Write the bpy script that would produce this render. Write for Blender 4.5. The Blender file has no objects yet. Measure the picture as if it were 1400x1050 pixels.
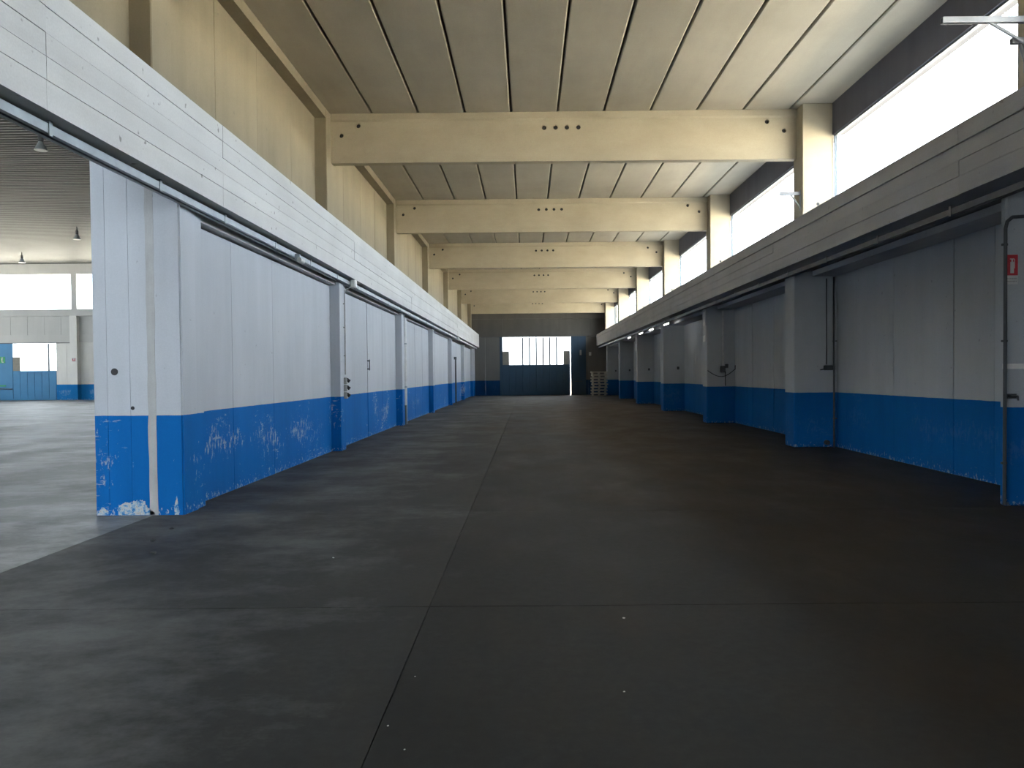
import bpy, bmesh, math, random
from mathutils import Matrix, Vector
random.seed(7)
SC = bpy.context.scene
C = SC.collection

# ------------------------------------------------------------------ camera
yaw, pitch, roll, CAM_H = -0.0038, 0.0208, 0.0091, 1.566
F = Vector((math.sin(yaw)*math.cos(pitch), math.cos(yaw)*math.cos(pitch), -math.sin(pitch)))
R = F.cross(Vector((0, 0, 1))).normalized()
U = R.cross(F)
R, U = R*math.cos(roll) - U*math.sin(roll), U*math.cos(roll) + R*math.sin(roll)
cd = bpy.data.cameras.new('camera')
cam = bpy.data.objects.new('camera', cd)
C.objects.link(cam)
cam.matrix_world = Matrix(((R.x, U.x, -F.x, 0), (R.y, U.y, -F.y, 0), (R.z, U.z, -F.z, CAM_H), (0, 0, 0, 1)))
cd.sensor_width = 36
cd.lens = 36*1050/1400
cd.shift_x = -17.81/1400
cd.shift_y = 8.98/1400
cd.clip_end = 600
SC.camera = cam

# ------------------------------------------------------------------ sky, sun, exposure
SKY_STRENGTH = 7.0
SUN_STRENGTH = 88.0
W = bpy.data.worlds.new('sky')
SC.world = W
W.use_nodes = True
bg = W.node_tree.nodes['Background']
bg.inputs[0].default_value = (0.85, 0.925, 1.0, 1)
bg.inputs[1].default_value = SKY_STRENGTH
sl = bpy.data.lights.new('sun', 'SUN')
sl.energy = SUN_STRENGTH
sl.color = (1.0, 0.90, 0.72)
sl.angle = math.radians(0.6)
sun = bpy.data.objects.new('sun', sl)
C.objects.link(sun)
sun.rotation_euler = Vector((0.695, 0.04, -0.72)).to_track_quat('-Z', 'Y').to_euler()
vs = SC.view_settings
vs.view_transform = 'Standard'
vs.look = 'None'
vs.exposure = 1.38
vs.gamma = 1
vs.use_curve_mapping = False

# ------------------------------------------------------------------ materials
def nt(name):
    m = bpy.data.materials.new(name)
    m.use_nodes = True
    t = m.node_tree
    return m, t, t.nodes['Principled BSDF']

def N(t, typ, **kw):
    n = t.nodes.new(typ)
    for k, v in kw.items():
        if k.startswith('i_'):
            n.inputs[k[2:].replace('_', ' ')].default_value = v
        else:
            setattr(n, k, v)
    return n

def noise(t, scale, detail=4, rough=0.55, vec=None, stretch=None):
    n = N(t, 'ShaderNodeTexNoise')
    n.inputs['Scale'].default_value = scale
    n.inputs['Detail'].default_value = detail
    n.inputs['Roughness'].default_value = rough
    g = t.nodes.get('geo') or N(t, 'ShaderNodeNewGeometry', name='geo')
    if stretch:
        mp = N(t, 'ShaderNodeMapping')
        mp.inputs['Scale'].default_value = stretch
        t.links.new(g.outputs['Position'], mp.inputs['Vector'])
        t.links.new(mp.outputs['Vector'], n.inputs['Vector'])
    else:
        t.links.new(g.outputs['Position'], n.inputs['Vector'])
    return n.outputs['Fac']

def ramp(t, fac, stops):
    r = N(t, 'ShaderNodeValToRGB')
    e = r.color_ramp.elements
    while len(e) < len(stops):
        e.new(0.5)
    for el, (p, c) in zip(e, stops):
        el.position = p
        el.color = (*c, 1) if len(c) == 3 else c
    t.links.new(fac, r.inputs['Fac'])
    return r.outputs['Color']

def mix(t, fac, a, b, mode='MIX'):
    m = N(t, 'ShaderNodeMix', data_type='RGBA', blend_type=mode)
    def put(s, v):
        if isinstance(v, (int, float)):
            s.default_value = v
        elif isinstance(v, tuple):
            s.default_value = (*v, 1)
        else:
            t.links.new(v, s)
    put([s for s in m.inputs if s.identifier == 'Factor_Float'][0], fac)
    put([s for s in m.inputs if s.identifier == 'A_Color'][0], a)
    put([s for s in m.inputs if s.identifier == 'B_Color'][0], b)
    return [s for s in m.outputs if s.identifier == 'Result_Color'][0]

def mth(t, op, a, b=0.0, c=0.0):
    m = N(t, 'ShaderNodeMath', operation=op)
    for s, v in zip(m.inputs, (a, b, c)):
        if isinstance(v, (int, float)):
            s.default_value = v
        else:
            t.links.new(v, s)
    return m.outputs[0]

def sepxyz(t):
    g = t.nodes.get('geo') or N(t, 'ShaderNodeNewGeometry', name='geo')
    s = N(t, 'ShaderNodeSeparateXYZ')
    t.links.new(g.outputs['Position'], s.inputs[0])
    return s.outputs

def bump(t, b, h, strength=0.2, dist=0.01):
    n = N(t, 'ShaderNodeBump')
    n.inputs['Strength'].default_value = strength
    n.inputs['Distance'].default_value = dist
    t.links.new(h, n.inputs['Height'])
    t.links.new(n.outputs[0], b.inputs['Normal'])

def objvar(t, col, amount):
    oi = N(t, 'ShaderNodeObjectInfo')
    f = mth(t, 'MULTIPLY_ADD', oi.outputs['Random'], amount, 1 - amount/2)
    cc = N(t, 'ShaderNodeCombineColor')
    for i in range(3):
        t.links.new(f, cc.inputs[i])
    return mix(t, 1.0, col, cc.outputs[0], 'MULTIPLY')

MATS = {}

def concrete(name, base, dark, scale=1.2, rough=0.85, streak=(1, 1, 0.15), var=0.06, spots=0.0):
    m, t, b = nt(name)
    n1 = noise(t, scale, 5, 0.6)
    n2 = noise(t, scale*2.5, 4, 0.6, stretch=streak)
    f = mth(t, 'ADD', mth(t, 'MULTIPLY', n1, 0.5), mth(t, 'MULTIPLY', n2, 0.5))
    col = ramp(t, f, [(0.3, dark), (0.68, base)])
    fine = noise(t, 60, 3)
    col = mix(t, 0.12, col, ramp(t, fine, [(0.3, (0.3, 0.3, 0.3)), (0.7, (1, 1, 1))]), 'MULTIPLY')
    if spots:
        sp = noise(t, 9, 2, 0.4)
        col = mix(t, ramp(t, sp, [(0.71, (0, 0, 0)), (0.76, (spots,)*3)]), col, (0.12, 0.11, 0.10))
    col = objvar(t, col, var)
    t.links.new(col, b.inputs['Base Color'])
    b.inputs['Roughness'].default_value = rough
    bump(t, b, fine, 0.15, 0.004)
    MATS[name] = m
    return m

def painted(name, white, blue, zline=1.14, wear=1.0, foot_wear=1.0):
    """white wall paint with a blue painted dado, chipped and scuffed"""
    m, t, b = nt(name)
    xyz = sepxyz(t)
    z = xyz[2]
    n1 = noise(t, 0.9, 5, 0.6)
    n2 = noise(t, 3.0, 4, 0.6, stretch=(1, 1, 0.12))
    f = mth(t, 'ADD', mth(t, 'MULTIPLY', n1, 0.45), mth(t, 'MULTIPLY', n2, 0.55))
    wcol = ramp(t, f, [(0.3, tuple(c*0.86 for c in white)), (0.66, white)])
    sp = noise(t, 11, 2, 0.4)
    wcol = mix(t, ramp(t, sp, [(0.74, (0, 0, 0)), (0.78, (0.5,)*3)]), wcol, (0.2, 0.2, 0.2))
    bcol = ramp(t, f, [(0.3, tuple(c*0.78 for c in blue)), (0.7, blue)])
    # pale scuffs: patchy mask x thin streaks, more of them in the lower part of the dado
    patch = noise(t, 0.9, 3, 0.5)
    upright = noise(t, 17.0, 4, 0.75, stretch=(1, 1.2, 0.42))
    level = noise(t, 12.0, 4, 0.7, stretch=(0.35, 0.35, 1.8))
    mid = mth(t, 'MULTIPLY', mth(t, 'SUBTRACT', 1.0, mth(t, 'MULTIPLY', mth(t, 'ABSOLUTE', mth(t, 'SUBTRACT', z, 0.62)), 2.2)), 0.10)
    s1 = mth(t, 'ADD', mth(t, 'ADD', mth(t, 'MULTIPLY', patch, 0.5), mth(t, 'MULTIPLY', upright, 0.75)), mid)
    s1 = ramp(t, s1, [(0.785, (0, 0, 0)), (0.83, (0.65*wear,)*3)])
    s2 = mth(t, 'ADD', mth(t, 'MULTIPLY', patch, 0.5), mth(t, 'MULTIPLY', level, 0.75))
    s2 = ramp(t, s2, [(0.755, (0, 0, 0)), (0.80, (0.55*wear,)*3)])
    foot = mth(t, 'SUBTRACT', 0.10, mth(t, 'MULTIPLY', z, 0.75))
    s3 = mth(t, 'ADD', mth(t, 'MULTIPLY', noise(t, 24.0, 4, 0.7, stretch=(1, 1, 0.6)), 1.0), foot)
    s3 = ramp(t, s3, [(0.64, (0, 0, 0)), (0.68, (0.8*foot_wear,)*3)])
    sc = mix(t, 1.0, mix(t, 1.0, s1, s2, 'LIGHTEN'), s3, 'LIGHTEN')
    bcol = mix(t, sc, bcol, tuple(c*0.9 for c in white))
    edge = mth(t, 'ADD', z, mth(t, 'MULTIPLY', mth(t, 'SUBTRACT', noise(t, 5, 3), 0.5), 0.012))
    isw = mth(t, 'GREATER_THAN', edge, zline)
    col = mix(t, isw, bcol, wcol)
    fine = noise(t, 70, 3)
    col = mix(t, 0.10, col, ramp(t, fine, [(0.3, (0.35,)*3), (0.7, (1, 1, 1))]), 'MULTIPLY')
    col = objvar(t, col, 0.05)
    t.links.new(col, b.inputs['Base Color'])
    b.inputs['Roughness'].default_value = 0.65
    b.inputs['Specular IOR Level'].default_value = 0.06
    bump(t, b, fine, 0.12, 0.003)
    MATS[name] = m
    return m

def plain(name, col, rough=0.6, metal=0.0, scale=6, vary=0.25, emit=None):
    m, t, b = nt(name)
    n1 = noise(t, scale, 4, 0.6)
    c = ramp(t, n1, [(0.3, tuple(x*(1-vary) for x in col)), (0.7, col)])
    t.links.new(c, b.inputs['Base Color'])
    b.inputs['Roughness'].default_value = rough
    b.inputs['Metallic'].default_value = metal
    if emit:
        b.inputs['Emission Color'].default_value = (*emit[0], 1)
        b.inputs['Emission Strength'].default_value = emit[1]
    MATS[name] = m
    return m

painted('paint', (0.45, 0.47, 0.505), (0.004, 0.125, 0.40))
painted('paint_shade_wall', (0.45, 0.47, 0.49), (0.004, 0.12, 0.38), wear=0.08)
painted('paint_dimmed', (0.14, 0.136, 0.128), (0.003, 0.035, 0.11), wear=0.3)  # wall paint copy darkened, the end wall's dimness is put into its colour
painted('hall_paint', (0.72, 0.705, 0.67), (0.012, 0.18, 0.46), wear=0.3)
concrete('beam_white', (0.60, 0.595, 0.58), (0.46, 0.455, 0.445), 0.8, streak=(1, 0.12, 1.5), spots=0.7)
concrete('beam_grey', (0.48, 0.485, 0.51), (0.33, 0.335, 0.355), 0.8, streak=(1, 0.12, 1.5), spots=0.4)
concrete('raw', (0.262, 0.226, 0.154), (0.188, 0.16, 0.106), 0.8, streak=(1, 1, 0.10), spots=0.3)
concrete('cream', (0.41, 0.358, 0.262), (0.315, 0.272, 0.195), 0.9, streak=(0.35, 1, 1))
concrete('ceil', (0.43, 0.386, 0.305), (0.335, 0.30, 0.232), 0.8, streak=(1, 0.2, 1), var=0.10)
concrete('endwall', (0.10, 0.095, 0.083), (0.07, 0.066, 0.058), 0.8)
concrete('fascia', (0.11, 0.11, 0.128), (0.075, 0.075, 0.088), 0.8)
concrete('plaster', (0.42, 0.42, 0.41), (0.29, 0.29, 0.285), 3.0)
concrete('roofing', (0.62, 0.58, 0.50), (0.50, 0.46, 0.40), 0.3)
concrete('ground', (0.50, 0.48, 0.44), (0.38, 0.36, 0.32), 0.2)
concrete('hall_white', (0.50, 0.495, 0.475), (0.42, 0.415, 0.40), 0.6)
plain('steel', (0.30, 0.335, 0.35), 0.45, 0.35, 5)
plain('grey_steel', (0.22, 0.22, 0.22), 0.5, 0.2)
plain('dull_rail', (0.15, 0.155, 0.175), 0.5, 0.4, 5)
plain('dark_steel', (0.06, 0.065, 0.07), 0.6, 0.2)
plain('sheet_metal', (0.066, 0.069, 0.070), 0.55, 0.1, 1.2, 0.15)
plain('white_plastic', (0.58, 0.585, 0.575), 0.45)
plain('grey_plastic', (0.34, 0.34, 0.33), 0.5)
plain('tape', (0.80, 0.79, 0.74), 0.5)
plain('black', (0.012, 0.012, 0.013), 0.7)
plain('door_blue', (0.005, 0.04, 0.085), 0.5, 0, 0.8, 0.2)
plain('hall_door_blue', (0.02, 0.19, 0.40), 0.5, 0, 0.8, 0.2)
plain('frame_dark', (0.10, 0.12, 0.14), 0.5, 0.3)
plain('infill', (0.24, 0.23, 0.195), 0.7)
plain('wood', (0.50, 0.47, 0.41), 0.75, 0, 9, 0.4)
plain('red', (0.50, 0.015, 0.03), 0.5)
plain('green', (0.01, 0.30, 0.10), 0.5)
plain('tube_glow', (0.9, 0.9, 0.9), 0.4, emit=((1, 0.98, 0.92), 6.0))
plain('debris_pale', (0.7, 0.7, 0.66), 0.7)
plain('debris_dark', (0.05, 0.05, 0.05), 0.8)

m_, t_, b_s = nt('spalled')
t_.links.new(ramp(t_, noise(t_, 22, 5, 0.7), [(0.40, (0.01, 0.14, 0.38)), (0.47, (0.20, 0.33, 0.45)), (0.55, (0.46, 0.46, 0.45)), (0.66, (0.30, 0.29, 0.27))]), b_s.inputs['Base Color'])
b_s.inputs['Roughness'].default_value = 0.9
MATS['spalled'] = m_

def glass(name, tint, g):
    m = bpy.data.materials.new(name)
    m.use_nodes = True
    t = m.node_tree
    t.nodes.clear()
    o = t.nodes.new('ShaderNodeOutputMaterial')
    a = t.nodes.new('ShaderNodeBsdfTransparent')
    a.inputs[0].default_value = (*tint, 1)
    b = t.nodes.new('ShaderNodeBsdfGlossy')
    b.inputs['Roughness'].default_value = 0.15
    x = t.nodes.new('ShaderNodeMixShader')
    x.inputs[0].default_value = g
    t.links.new(a.outputs[0], x.inputs[1])
    t.links.new(b.outputs[0], x.inputs[2])
    t.links.new(x.outputs[0], o.inputs[0])
    MATS[name] = m
glass('glass', (0.94, 0.96, 0.97), 0.05)
glass('tinted_pane', (0.55, 0.555, 0.55), 0.03)  # darker pane tint for the folding doors

def floor_mat(key, k, spec, rough):
    m, t, b = nt(key)
    big = noise(t, 0.22, 4, 0.6)
    mid = noise(t, 1.1, 6, 0.65, stretch=(1, 0.55, 1))
    fine = noise(t, 14, 5, 0.7)
    f = mth(t, 'ADD', mth(t, 'MULTIPLY', big, 0.35), mth(t, 'ADD', mth(t, 'MULTIPLY', mid, 0.45), mth(t, 'MULTIPLY', fine, 0.20)))
    col = ramp(t, f, [(0.36, (0.085*k, 0.082*k, 0.074*k)), (0.5, (0.165*k, 0.161*k, 0.148*k)), (0.63, (0.29*k, 0.284*k, 0.265*k))])
    # brown tint, and whitish dusty scuffs mixed with painted hall light
    xyz = sepxyz(t)
    brown_tint = noise(t, 0.30, 5, 0.65)
    # the brown tint covers the far and window-side part of the nave
    reg = mth(t, 'MULTIPLY', mth(t, 'SUBTRACT', 1.0, mth(t, 'MULTIPLY', mth(t, 'ABSOLUTE', mth(t, 'SUBTRACT', xyz[0], 2.6)), 0.28)), 0.30)
    reg = mth(t, 'ADD', reg, mth(t, 'MINIMUM', mth(t, 'MULTIPLY', mth(t, 'SUBTRACT', xyz[1], 20.0), 0.012), 0.15))
    brown_tint = mth(t, 'ADD', brown_tint, reg)
    col = mix(t, ramp(t, brown_tint, [(0.50, (0, 0, 0)), (0.85, (0.95,)*3)]), col, (0.27*k, 0.17*k, 0.085*k))
    dust_light = noise(t, 1.3, 7, 0.75, stretch=(0.45, 0.6, 1))
    # dusty scuffs by the lit wall, widened to paint in hall light fall-off
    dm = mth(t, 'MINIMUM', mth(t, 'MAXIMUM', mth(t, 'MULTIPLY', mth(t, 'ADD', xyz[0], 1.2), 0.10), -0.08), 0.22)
    dust_light = mth(t, 'SUBTRACT', dust_light, dm)
    col = mix(t, ramp(t, dust_light, [(0.52, (0, 0, 0)), (0.72, (0.75,)*3)]), col, (0.62*k, 0.62*k, 0.60*k))
    t.links.new(col, b.inputs['Base Color'])
    rr = ramp(t, mid, [(0.3, (rough,)*3), (0.7, (rough+0.2,)*3)])
    t.links.new(rr, b.inputs['Roughness'])
    b.inputs['Specular IOR Level'].default_value = spec
    bump(t, b, fine, 0.10, 0.004)
    MATS[key] = m
floor_mat('floor', 0.145, 0.17, 0.55)
floor_mat('floor_strip_lit', 0.185, 0.19, 0.53)  # strip slabs lightened, hall light fall-off put into their colour
floor_mat('hall_floor', 0.42, 0.31, 0.42)

# ------------------------------------------------------------------ helpers
def new_bm():
    return bmesh.new()

def bx(bm, x0, x1, y0, y1, z0, z1, bev=0.0):
    v = [bm.verts.new((x, y, z)) for z in (z0, z1) for y in (y0, y1) for x in (x0, x1)]
    fs = [(0, 2, 3, 1), (4, 5, 7, 6), (0, 1, 5, 4), (2, 6, 7, 3), (0, 4, 6, 2), (1, 3, 7, 5)]
    fa = [bm.faces.new([v[i] for i in f]) for f in fs]
    if bev:
        es = list({e for f in fa for e in f.edges})
        bmesh.ops.bevel(bm, geom=es, offset=bev, segments=1, affect='EDGES')
    return bm

def cyl(bm, p0, p1, r, seg=12, r2=None, caps=True):
    p0, p1 = Vector(p0), Vector(p1)
    d = p1 - p0
    q = Vector((0, 0, 1)).rotation_difference(d)
    M = Matrix.Translation((p0 + p1)/2) @ q.to_matrix().to_4x4()
    bmesh.ops.create_cone(bm, cap_ends=caps, cap_tris=False, segments=seg, radius1=r, radius2=r if r2 is None else r2,
                          depth=d.length, matrix=M)
    return bm

def tube(bm, pts, r, seg=8):
    for a, b in zip(pts[:-1], pts[1:]):
        cyl(bm, a, b, r, seg)
    for p in pts[1:-1]:
        bmesh.ops.create_icosphere(bm, subdivisions=1, radius=r*1.03, matrix=Matrix.Translation(p))
    return bm

def prism(bm, pts, axis, a, b):
    """extrude a 2-D outline along an axis from a to b; pts in the other two axes in x,y,z order"""
    def mk(p, s):
        q = list(p)
        q.insert(axis, s)
        return bm.verts.new(q)
    A = [mk(p, a) for p in pts]
    B = [mk(p, b) for p in pts]
    n = len(pts)
    bm.faces.new(A)
    bm.faces.new(list(reversed(B)))
    for i in range(n):
        bm.faces.new((A[i], B[i], B[(i+1) % n], A[(i+1) % n]))
    bmesh.ops.recalc_face_normals(bm, faces=bm.faces)
    return bm

def mesh(name, bm):
    me = bpy.data.meshes.new(name)
    bm.to_mesh(me)
    bm.free()
    return me

def tag(o, label=None, cat=None, kind=None, group=None):
    for k, v in (('label', label), ('category', cat), ('kind', kind), ('group', group)):
        if v:
            o[k] = v
    return o

def obj(name, bm, mat, parent=None, loc=(0, 0, 0), label=None, cat=None, kind=None, group=None, smooth=False):
    me = bm if isinstance(bm, bpy.types.Mesh) else mesh(name, bm)
    if not me.materials:
        me.materials.append(MATS[mat])
    if smooth:
        me.shade_smooth()
    o = bpy.data.objects.new(name, me)
    C.objects.link(o)
    o.location = loc
    o.parent = parent
    return tag(o, label, cat, kind, group)

def thing(name, loc, label, cat, kind=None, group=None):
    o = bpy.data.objects.new(name, None)
    o.empty_display_size = 0.2
    C.objects.link(o)
    o.location = loc
    return tag(o, label, cat, kind, group)

def dup(root, loc, label=None):
    r = root.copy()
    C.objects.link(r)
    r.location = loc
    if label:
        r['label'] = label
    for ch in list(root.children):
        c = ch.copy()
        C.objects.link(c)
        c.parent = r
        for g in ch.children:
            d = g.copy()
            C.objects.link(d)
            d.parent = c
    return r

ORD = ['first', 'second', 'third', 'fourth', 'fifth', 'sixth', 'seventh', 'eighth', 'ninth']

# key dimensions (metres; x right, y along the nave, z up)
Y_BACK, Y_END, Y_HALL_END = -8.0, 58.0, 56.8
CEIL, HALL_CEIL = 7.08, 10.1
HALL_X = -52.0
def XL(y): return -3.8665 - 0.0022*y          # aisle face of the left pillars
def XR(y): return 5.4275 + 0.0065*y           # aisle face of the right pillars
COLS = [(0.7, 1.2), (8.5, 8.98)] + [(8.0*n - 0.10, 8.0*n + 0.45) for n in range(2, 8)]     # upper columns, y range

# ------------------------------------------------------------------ ground, floor, roofs
obj('ground', bx(new_bm(), -160, 160, -120, 200, -0.5, -0.12), 'ground', kind='structure',
    label='pale sunlit paved ground outside the building', cat='ground')
fl = thing('floor', (0, 0, 0), 'dark stained concrete floor with thin straight joints', 'floor', 'structure')
obj('floor_bed', bx(new_bm(), HALL_X, 6.7, Y_BACK, Y_END+0.3, -0.11, -0.03), 'debris_dark', fl)
xb = [HALL_X, -37.0, -28.8, -20.6, -12.4, -4.28, -0.68, 6.7]
yb = [Y_BACK, 5.17, 8.75, 24.0, 40.0, Y_END+0.3]
gx = [0.004]*8
for i in range(len(xb)-1):
    for j in range(len(yb)-1):
        gy0 = 0.005 if j == 1 else 0.002
        gy1 = 0.005 if j == 0 else 0.002
        obj('floor_slab', bx(new_bm(), xb[i]+0.0028, xb[i+1]-0.0028, yb[j]+gy0, yb[j+1]-gy1, -0.028, 0.0), 'hall_floor' if xb[i] < -4.5 else ('floor_strip_lit' if xb[i] < -1 else 'floor'), fl)
obj('roof_right', bx(new_bm(), 6.75, 60, -40, 80, 3.9, 4.2), 'roofing', kind='structure',
    label='flat roof of the lower hall outside the high windows', cat='roof')
obj('roof_hall', bx(new_bm(), HALL_X-0.5, -4.4, Y_BACK-0.4, Y_HALL_END+0.4, HALL_CEIL+0.25, HALL_CEIL+0.5), 'roofing', kind='structure',
    label='flat roof over the large side hall', cat='roof')
obj('roof_nave', bx(new_bm(), -4.6, 6.6, Y_BACK-0.4, Y_END+0.4, CEIL+0.2, CEIL+0.5), 'roofing', kind='structure',
    label='flat roof over the long nave', cat='roof')

# ------------------------------------------------------------------ nave ceiling of concrete planks
ce = thing('ceiling', (0.8, 20, CEIL), 'cream concrete plank ceiling with dark open joints', 'ceiling', 'structure')
jx = [-4.32, -3.23, -2.255, -1.28, -0.305, 0.67, 1.645, 2.62, 3.595, 4.57, 5.55, 6.34]
ys = [Y_BACK] + [c[1]-0.1 for c in COLS] + [Y_END]
pm = {}
for k in range(len(ys)-1):
    for i in range(len(jx)-1):
        w, l = jx[i+1]-jx[i]-0.038, ys[k+1]-ys[k]-0.01
        key = (round(w, 3), round(l, 3))
        if key not in pm:
            b = new_bm()
            prism(b, [(-w/2, 0.015), (-w/2+0.02, 0), (w/2-0.02, 0), (w/2, 0.015), (w/2, 0.12), (-w/2, 0.12)], 1, -l/2, l/2)
            pm[key] = mesh('ceiling_plank', b)
        obj('ceiling_plank', pm[key], 'ceil', ce,
            ((jx[i]+jx[i+1])/2 - 0.8, (ys[k]+ys[k+1])/2 - 20, random.uniform(-0.004, 0.004)))
obj('ceiling_void', bx(new_bm(), -4.34-0.8, 6.34-0.8, Y_BACK-20, Y_END-20, 0.135, 0.16), 'debris_dark', ce)

# ------------------------------------------------------------------ roof beams with blind tie holes
BZ0 = 6.05
def make_beam_mesh():
    b = new_bm()
    # T profile: web with a slightly wider top flange (y, z), origin at near face, beam underside
    prof = [(0, 0), (0.2, 0), (0.2, CEIL-BZ0-0.0), (-0.02, CEIL-BZ0-0.0), (-0.02, CEIL-BZ0-0.13), (0, CEIL-BZ0-0.17)]
    prism(b, prof, 0, -4.14, 5.72)
    me = mesh('roof_beam', b)
    ob = bpy.data.objects.new('tmp_beam', me)
    C.objects.link(ob)
    cb = new_bm()
    for x, z in ((0.39, .70), (0.63, .705), (0.87, .705), (1.11, .705), (-3.52, .78), (-3.88, .58), (5.07, .78), (5.43, .59)):
        cyl(cb, (x, -0.05, z), (x, 0.16, z), 0.047, 14)
    cut = bpy.data.objects.new('tmp_cut', mesh('tmp_cut', cb))
    C.objects.link(cut)
    md = ob.modifiers.new('b', 'BOOLEAN')
    md.object = cut
    md.solver = 'EXACT'
    dg = bpy.context.evaluated_depsgraph_get()
    out = bpy.data.meshes.new_from_object(ob.evaluated_get(dg))
    out.name = 'roof_beam'
    for o in (ob, cut):
        bpy.data.objects.remove(o)
    return out
beam_me = make_beam_mesh()
beam_me.materials.clear()
beam_me.materials.append(MATS['cream'])
hole_bm = new_bm()
plug_me = mesh('tie_hole', cyl(hole_bm, (0, 0.05, 0), (0, 0.155, 0), 0.0465, 14))
for k, (y0, y1) in enumerate(COLS):
    lab = 'cream concrete roof beam with drilled tie holes, %s counted from the camera' % ORD[max(k-2, 0)]
    if k == 0:
        lab = 'cream concrete roof beam overhead, behind the camera'
    if k == 1:
        lab = 'cream concrete roof beam overhead, just above the top of the picture'
    t = thing('roof_beam', (0, y1-0.19, BZ0), lab, 'beam', 'structure', 'roof beams across the nave')
    web = obj('web', beam_me, 'cream', t)
    for x, z in ((0.39, .70), (0.63, .705), (0.87, .705), (1.11, .705), (-3.52, .78), (-3.88, .58), (5.07, .78), (5.43, .59)):
        obj('tie_hole', plug_me, 'black', web, (x, 0, z))

# ------------------------------------------------------------------ upper columns
for k, (y0, y1) in enumerate(COLS):
    d = y1-y0
    near = 'behind the camera' if k == 0 else '%s from the near end' % ORD[k-1]
    obj('column_upper_left', bx(new_bm(), -0.14, 0.14, 0, d, 0, CEIL-4.60, 0.012), 'raw', None, (-4.24, y0, 4.60),
        'raw concrete upper column on the windowless wall, ' + near, 'column', 'structure', 'upper columns on the solid wall')
    t = thing('column_upper_right', (6.0, y0, 4.52), 'pale concrete upper column between the high windows, ' + near, 'column',
              'structure', 'upper columns between the windows')
    sh = obj('shaft', bx(new_bm(), -0.31, 0.33, 0, d, 0, CEIL-4.52, 0.012), 'cream', t)
    obj('tie_hole', cyl(new_bm(), (0, -0.003, 0.95), (0, 0.02, 0.95), 0.032, 12), 'black', sh, (0.0, 0, -0.45))

# steel cable arms on the window-side columns
def cable_arm(x, y, z, L, label):
    t = thing('wall_bracket', (x, y, z), label, 'bracket', None, 'cable arms on the upper columns')
    b = new_bm()
    bx(b, -L, 0.0, -0.03, 0.03, 0.035, 0.045)
    bx(b, -L, 0.0, -0.03, -0.022, -0.02, 0.035)
    bx(b, -L, 0.0, 0.022, 0.03, -0.02, 0.035)
    obj('arm', b, 'grey_steel', t)
    b = new_bm()
    tube(b, [(0.0, 0, -0.28), (-L*0.48, 0, 0.0)], 0.02)
    obj('strut', b, 'grey_steel', t)
    obj('base_plate', bx(new_bm(), -0.008, 0.0, -0.05, 0.05, -0.33, 0.08), 'steel', t)
    return t
cable_arm(5.69, 8.74, 5.49, 1.0, 'white steel cable arm with strut on the nearest window-side column')
cable_arm(5.69, 16.05, 5.26, 0.42, 'small white steel cable arm on the second window-side column')
cable_arm(5.69, 8.80, 5.28, 0.18, 'short white metal clip under the long white cable arm')

# ------------------------------------------------------------------ left wall: upper panels, gutter beam, lower panels
wl = thing('wall_left', (-4.3, 20, 0), 'concrete wall of tall panels with white paint above blue dado', 'wall', 'structure')
ox, oy = 4.3, -20
def wpart(name, mat, *a, parent=wl, o=(ox, oy, 0), bev=0.0):
    return obj(name, bx(new_bm(), a[0]+o[0], a[1]+o[0], a[2]+o[1], a[3]+o[1], a[4]+o[2], a[5]+o[2], bev), mat, parent)
wpart('wall_core', 'hall_white', -4.93, -4.42, 9.35, Y_HALL_END, 0, HALL_CEIL)
wpart('wall_core', 'hall_white', -4.7, -4.42, Y_BACK, 8.72, 4.0, HALL_CEIL)
wpart('wall_core', 'raw', -4.9, -4.42, Y_HALL_END, Y_END, 0, CEIL)
for k in range(len(COLS)):
    ya = COLS[k][1]
    yz = COLS[k+1][0] if k+1 < len(COLS) else Y_END
    cuts = [ya] + ([10.82, 12.5, 14.28] if k == 1 else [ya + (yz-ya)*i/4 for i in (1, 2, 3)]) + [yz]
    if yz - ya < 4:
        cuts = [ya, yz]
    for a, b_ in zip(cuts[:-1], cuts[1:]):
        wpart('upper_panel', 'raw', -4.42, -4.34 + random.uniform(-0.004, 0.004), a+0.006, b_-0.006, 4.58, CEIL, 0.006)
wpart('upper_panel', 'raw', -4.42, -4.34, Y_BACK, COLS[0][0], 4.58, CEIL)
# longitudinal edge beam under the ceiling
for k in range(len(COLS)):
    ya = COLS[k][1]
    yz = COLS[k+1][0] if k+1 < len(COLS) else Y_END
    wpart('edge_beam', 'raw', -4.34, -4.11, ya+0.002, yz-0.002, CEIL-0.19, CEIL-0.005, 0.008)

gl = thing('trim_gutter_beam', (-3.85, 20, 3.62), 'white painted board-marked concrete beam above the sliding door rail', 'beam', 'structure')
def gpart(name, mat, *a, bev=0.0):
    return wpart(name, mat, *a, parent=gl, o=(3.85, -20, -3.62), bev=bev)
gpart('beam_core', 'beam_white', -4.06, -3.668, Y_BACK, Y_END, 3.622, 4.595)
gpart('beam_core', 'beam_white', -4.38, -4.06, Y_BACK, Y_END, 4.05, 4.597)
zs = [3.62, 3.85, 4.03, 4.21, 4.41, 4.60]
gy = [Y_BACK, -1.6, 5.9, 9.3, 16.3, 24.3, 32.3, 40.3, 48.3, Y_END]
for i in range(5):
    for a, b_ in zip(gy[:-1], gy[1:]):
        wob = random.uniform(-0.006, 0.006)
        gpart('board_course', 'beam_white', -3.72, -3.65+wob, a+0.002, b_-0.002, zs[i]+0.0022, zs[i+1]-0.0022, 0.002)

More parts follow.
